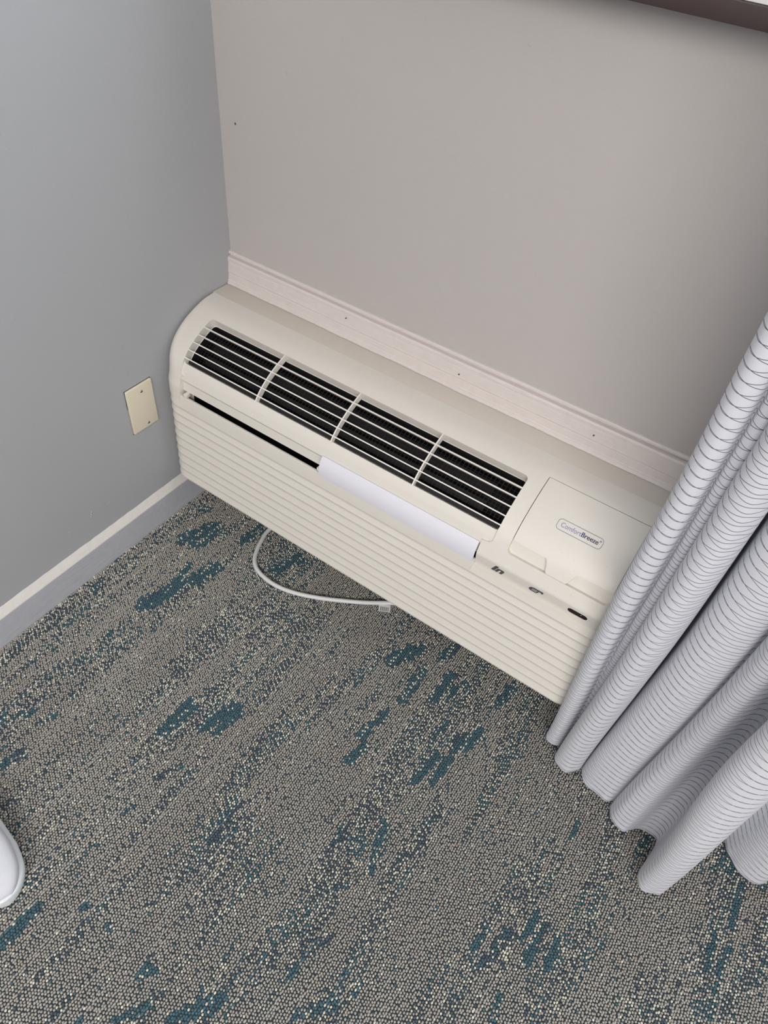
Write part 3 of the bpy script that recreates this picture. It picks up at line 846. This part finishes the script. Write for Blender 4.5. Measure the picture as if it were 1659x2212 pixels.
isd = (teal < .35) & (mixd > .25) & (par == 0) & (u < .10+.62*mixd)
inteal = (teal >= .35)
lightspot = ((col_i % 5 < 2) & ((iyk+col_i) % 2 == 0)) & (rng.random(nt) < np.clip(1.25-teal*.7, .3, 1)*(.60+.4*(vnoise(tx, ty, .015, .03, 21) > .4)))
isd = isd | (inteal & ~lightspot & (u < .25+.9*teal)) | (u < .015)
isc = (inteal & lightspot) | ((mixd > .25) & ~isd & (rng.random(nt) < .06+.26*mixd)) | (rng.random(nt) < .02)
isc = isc & ~isd
dk = np.where((vnoise(tx, ty, .02, .05, 12) > .60-.6*teal)[:, None], c_teal, c_navy)
col = np.where(isd[:, None], dk*rng.uniform(.85, 1.15, (nt, 1)), col)
col = np.where(isc[:, None], c_cream*rng.uniform(.80, 1.06, (nt, 1)), col)
hgt = np.where(isd, .74, hgt); hgt = np.where(isc, 1.10, hgt)*rng.uniform(.92, 1.08, nt)
siz = np.where(isd, siz*1.15, siz)
rowlong = np.random.default_rng(5).random(700)[col_i % 700] > .80      # some rows lie flatter and longer
ang = rng.normal(0.30, .22, nt)*np.where(rowlong, .2, 1.0)
ca, sa = np.cos(ang), np.sin(ang)
R6 = 5
ringa = np.arange(R6)*2*math.pi/R6
ex, ey = .00215, .00265*np.where(rowlong, 1.22, 1.0)
vx = []; tot = 2*R6+1
P = np.empty((nt, tot, 3), dtype=np.float32)
for j, (rs, zz) in enumerate(((1.0, .0004), (.82, .0024))):
    for kx in range(R6):
        a = ringa[kx]+j*.3
        lx = ex*rs*math.cos(a)*siz; ly = ey*rs*math.sin(a)*siz
        P[:, j*R6+kx, 0] = tx+lx*ca-ly*sa; P[:, j*R6+kx, 1] = ty+lx*sa+ly*ca; P[:, j*R6+kx, 2] = zz*hgt
P[:, 2*R6, 0] = tx; P[:, 2*R6, 1] = ty; P[:, 2*R6, 2] = .0032*hgt
tri = []
for kx in range(R6):
    k2 = (kx+1) % R6
    tri += [(kx, k2, R6+k2), (kx, R6+k2, R6+kx), (R6+kx, R6+k2, 2*R6)]
tri = np.array(tri, dtype=np.int32)
T = (tri[None]+(np.arange(nt, dtype=np.int32)*tot)[:, None, None]).reshape(-1, 3)
me = bpy.data.meshes.new('carpet_pile')
me.vertices.add(nt*tot); me.vertices.foreach_set('co', P.ravel())
me.loops.add(len(T)*3); me.loops.foreach_set('vertex_index', T.ravel())
me.polygons.add(len(T)); me.polygons.foreach_set('loop_start', np.arange(0, len(T)*3, 3, dtype=np.int32))
me.polygons.foreach_set('use_smooth', np.ones(len(T), dtype=bool))
me.update()
at = me.color_attributes.new('yarn', 'FLOAT_COLOR', 'POINT')
cc = np.ones((nt, tot, 4), dtype=np.float32); cc[:, :, :3] = col[:, None, :]
at.data.foreach_set('color', cc.ravel())
k = N('carpet_yarn'); k.b.inputs['Roughness'].default_value = 0.95; k.b.inputs['Specular IOR Level'].default_value = 0.1
va = k.n('ShaderNodeVertexColor', layer_name='yarn'); k.l(va.outputs[0], k.b.inputs['Base Color'])
pile = link('carpet_pile', me, k.m, floor, 'stuff')
print('tufts', nt)
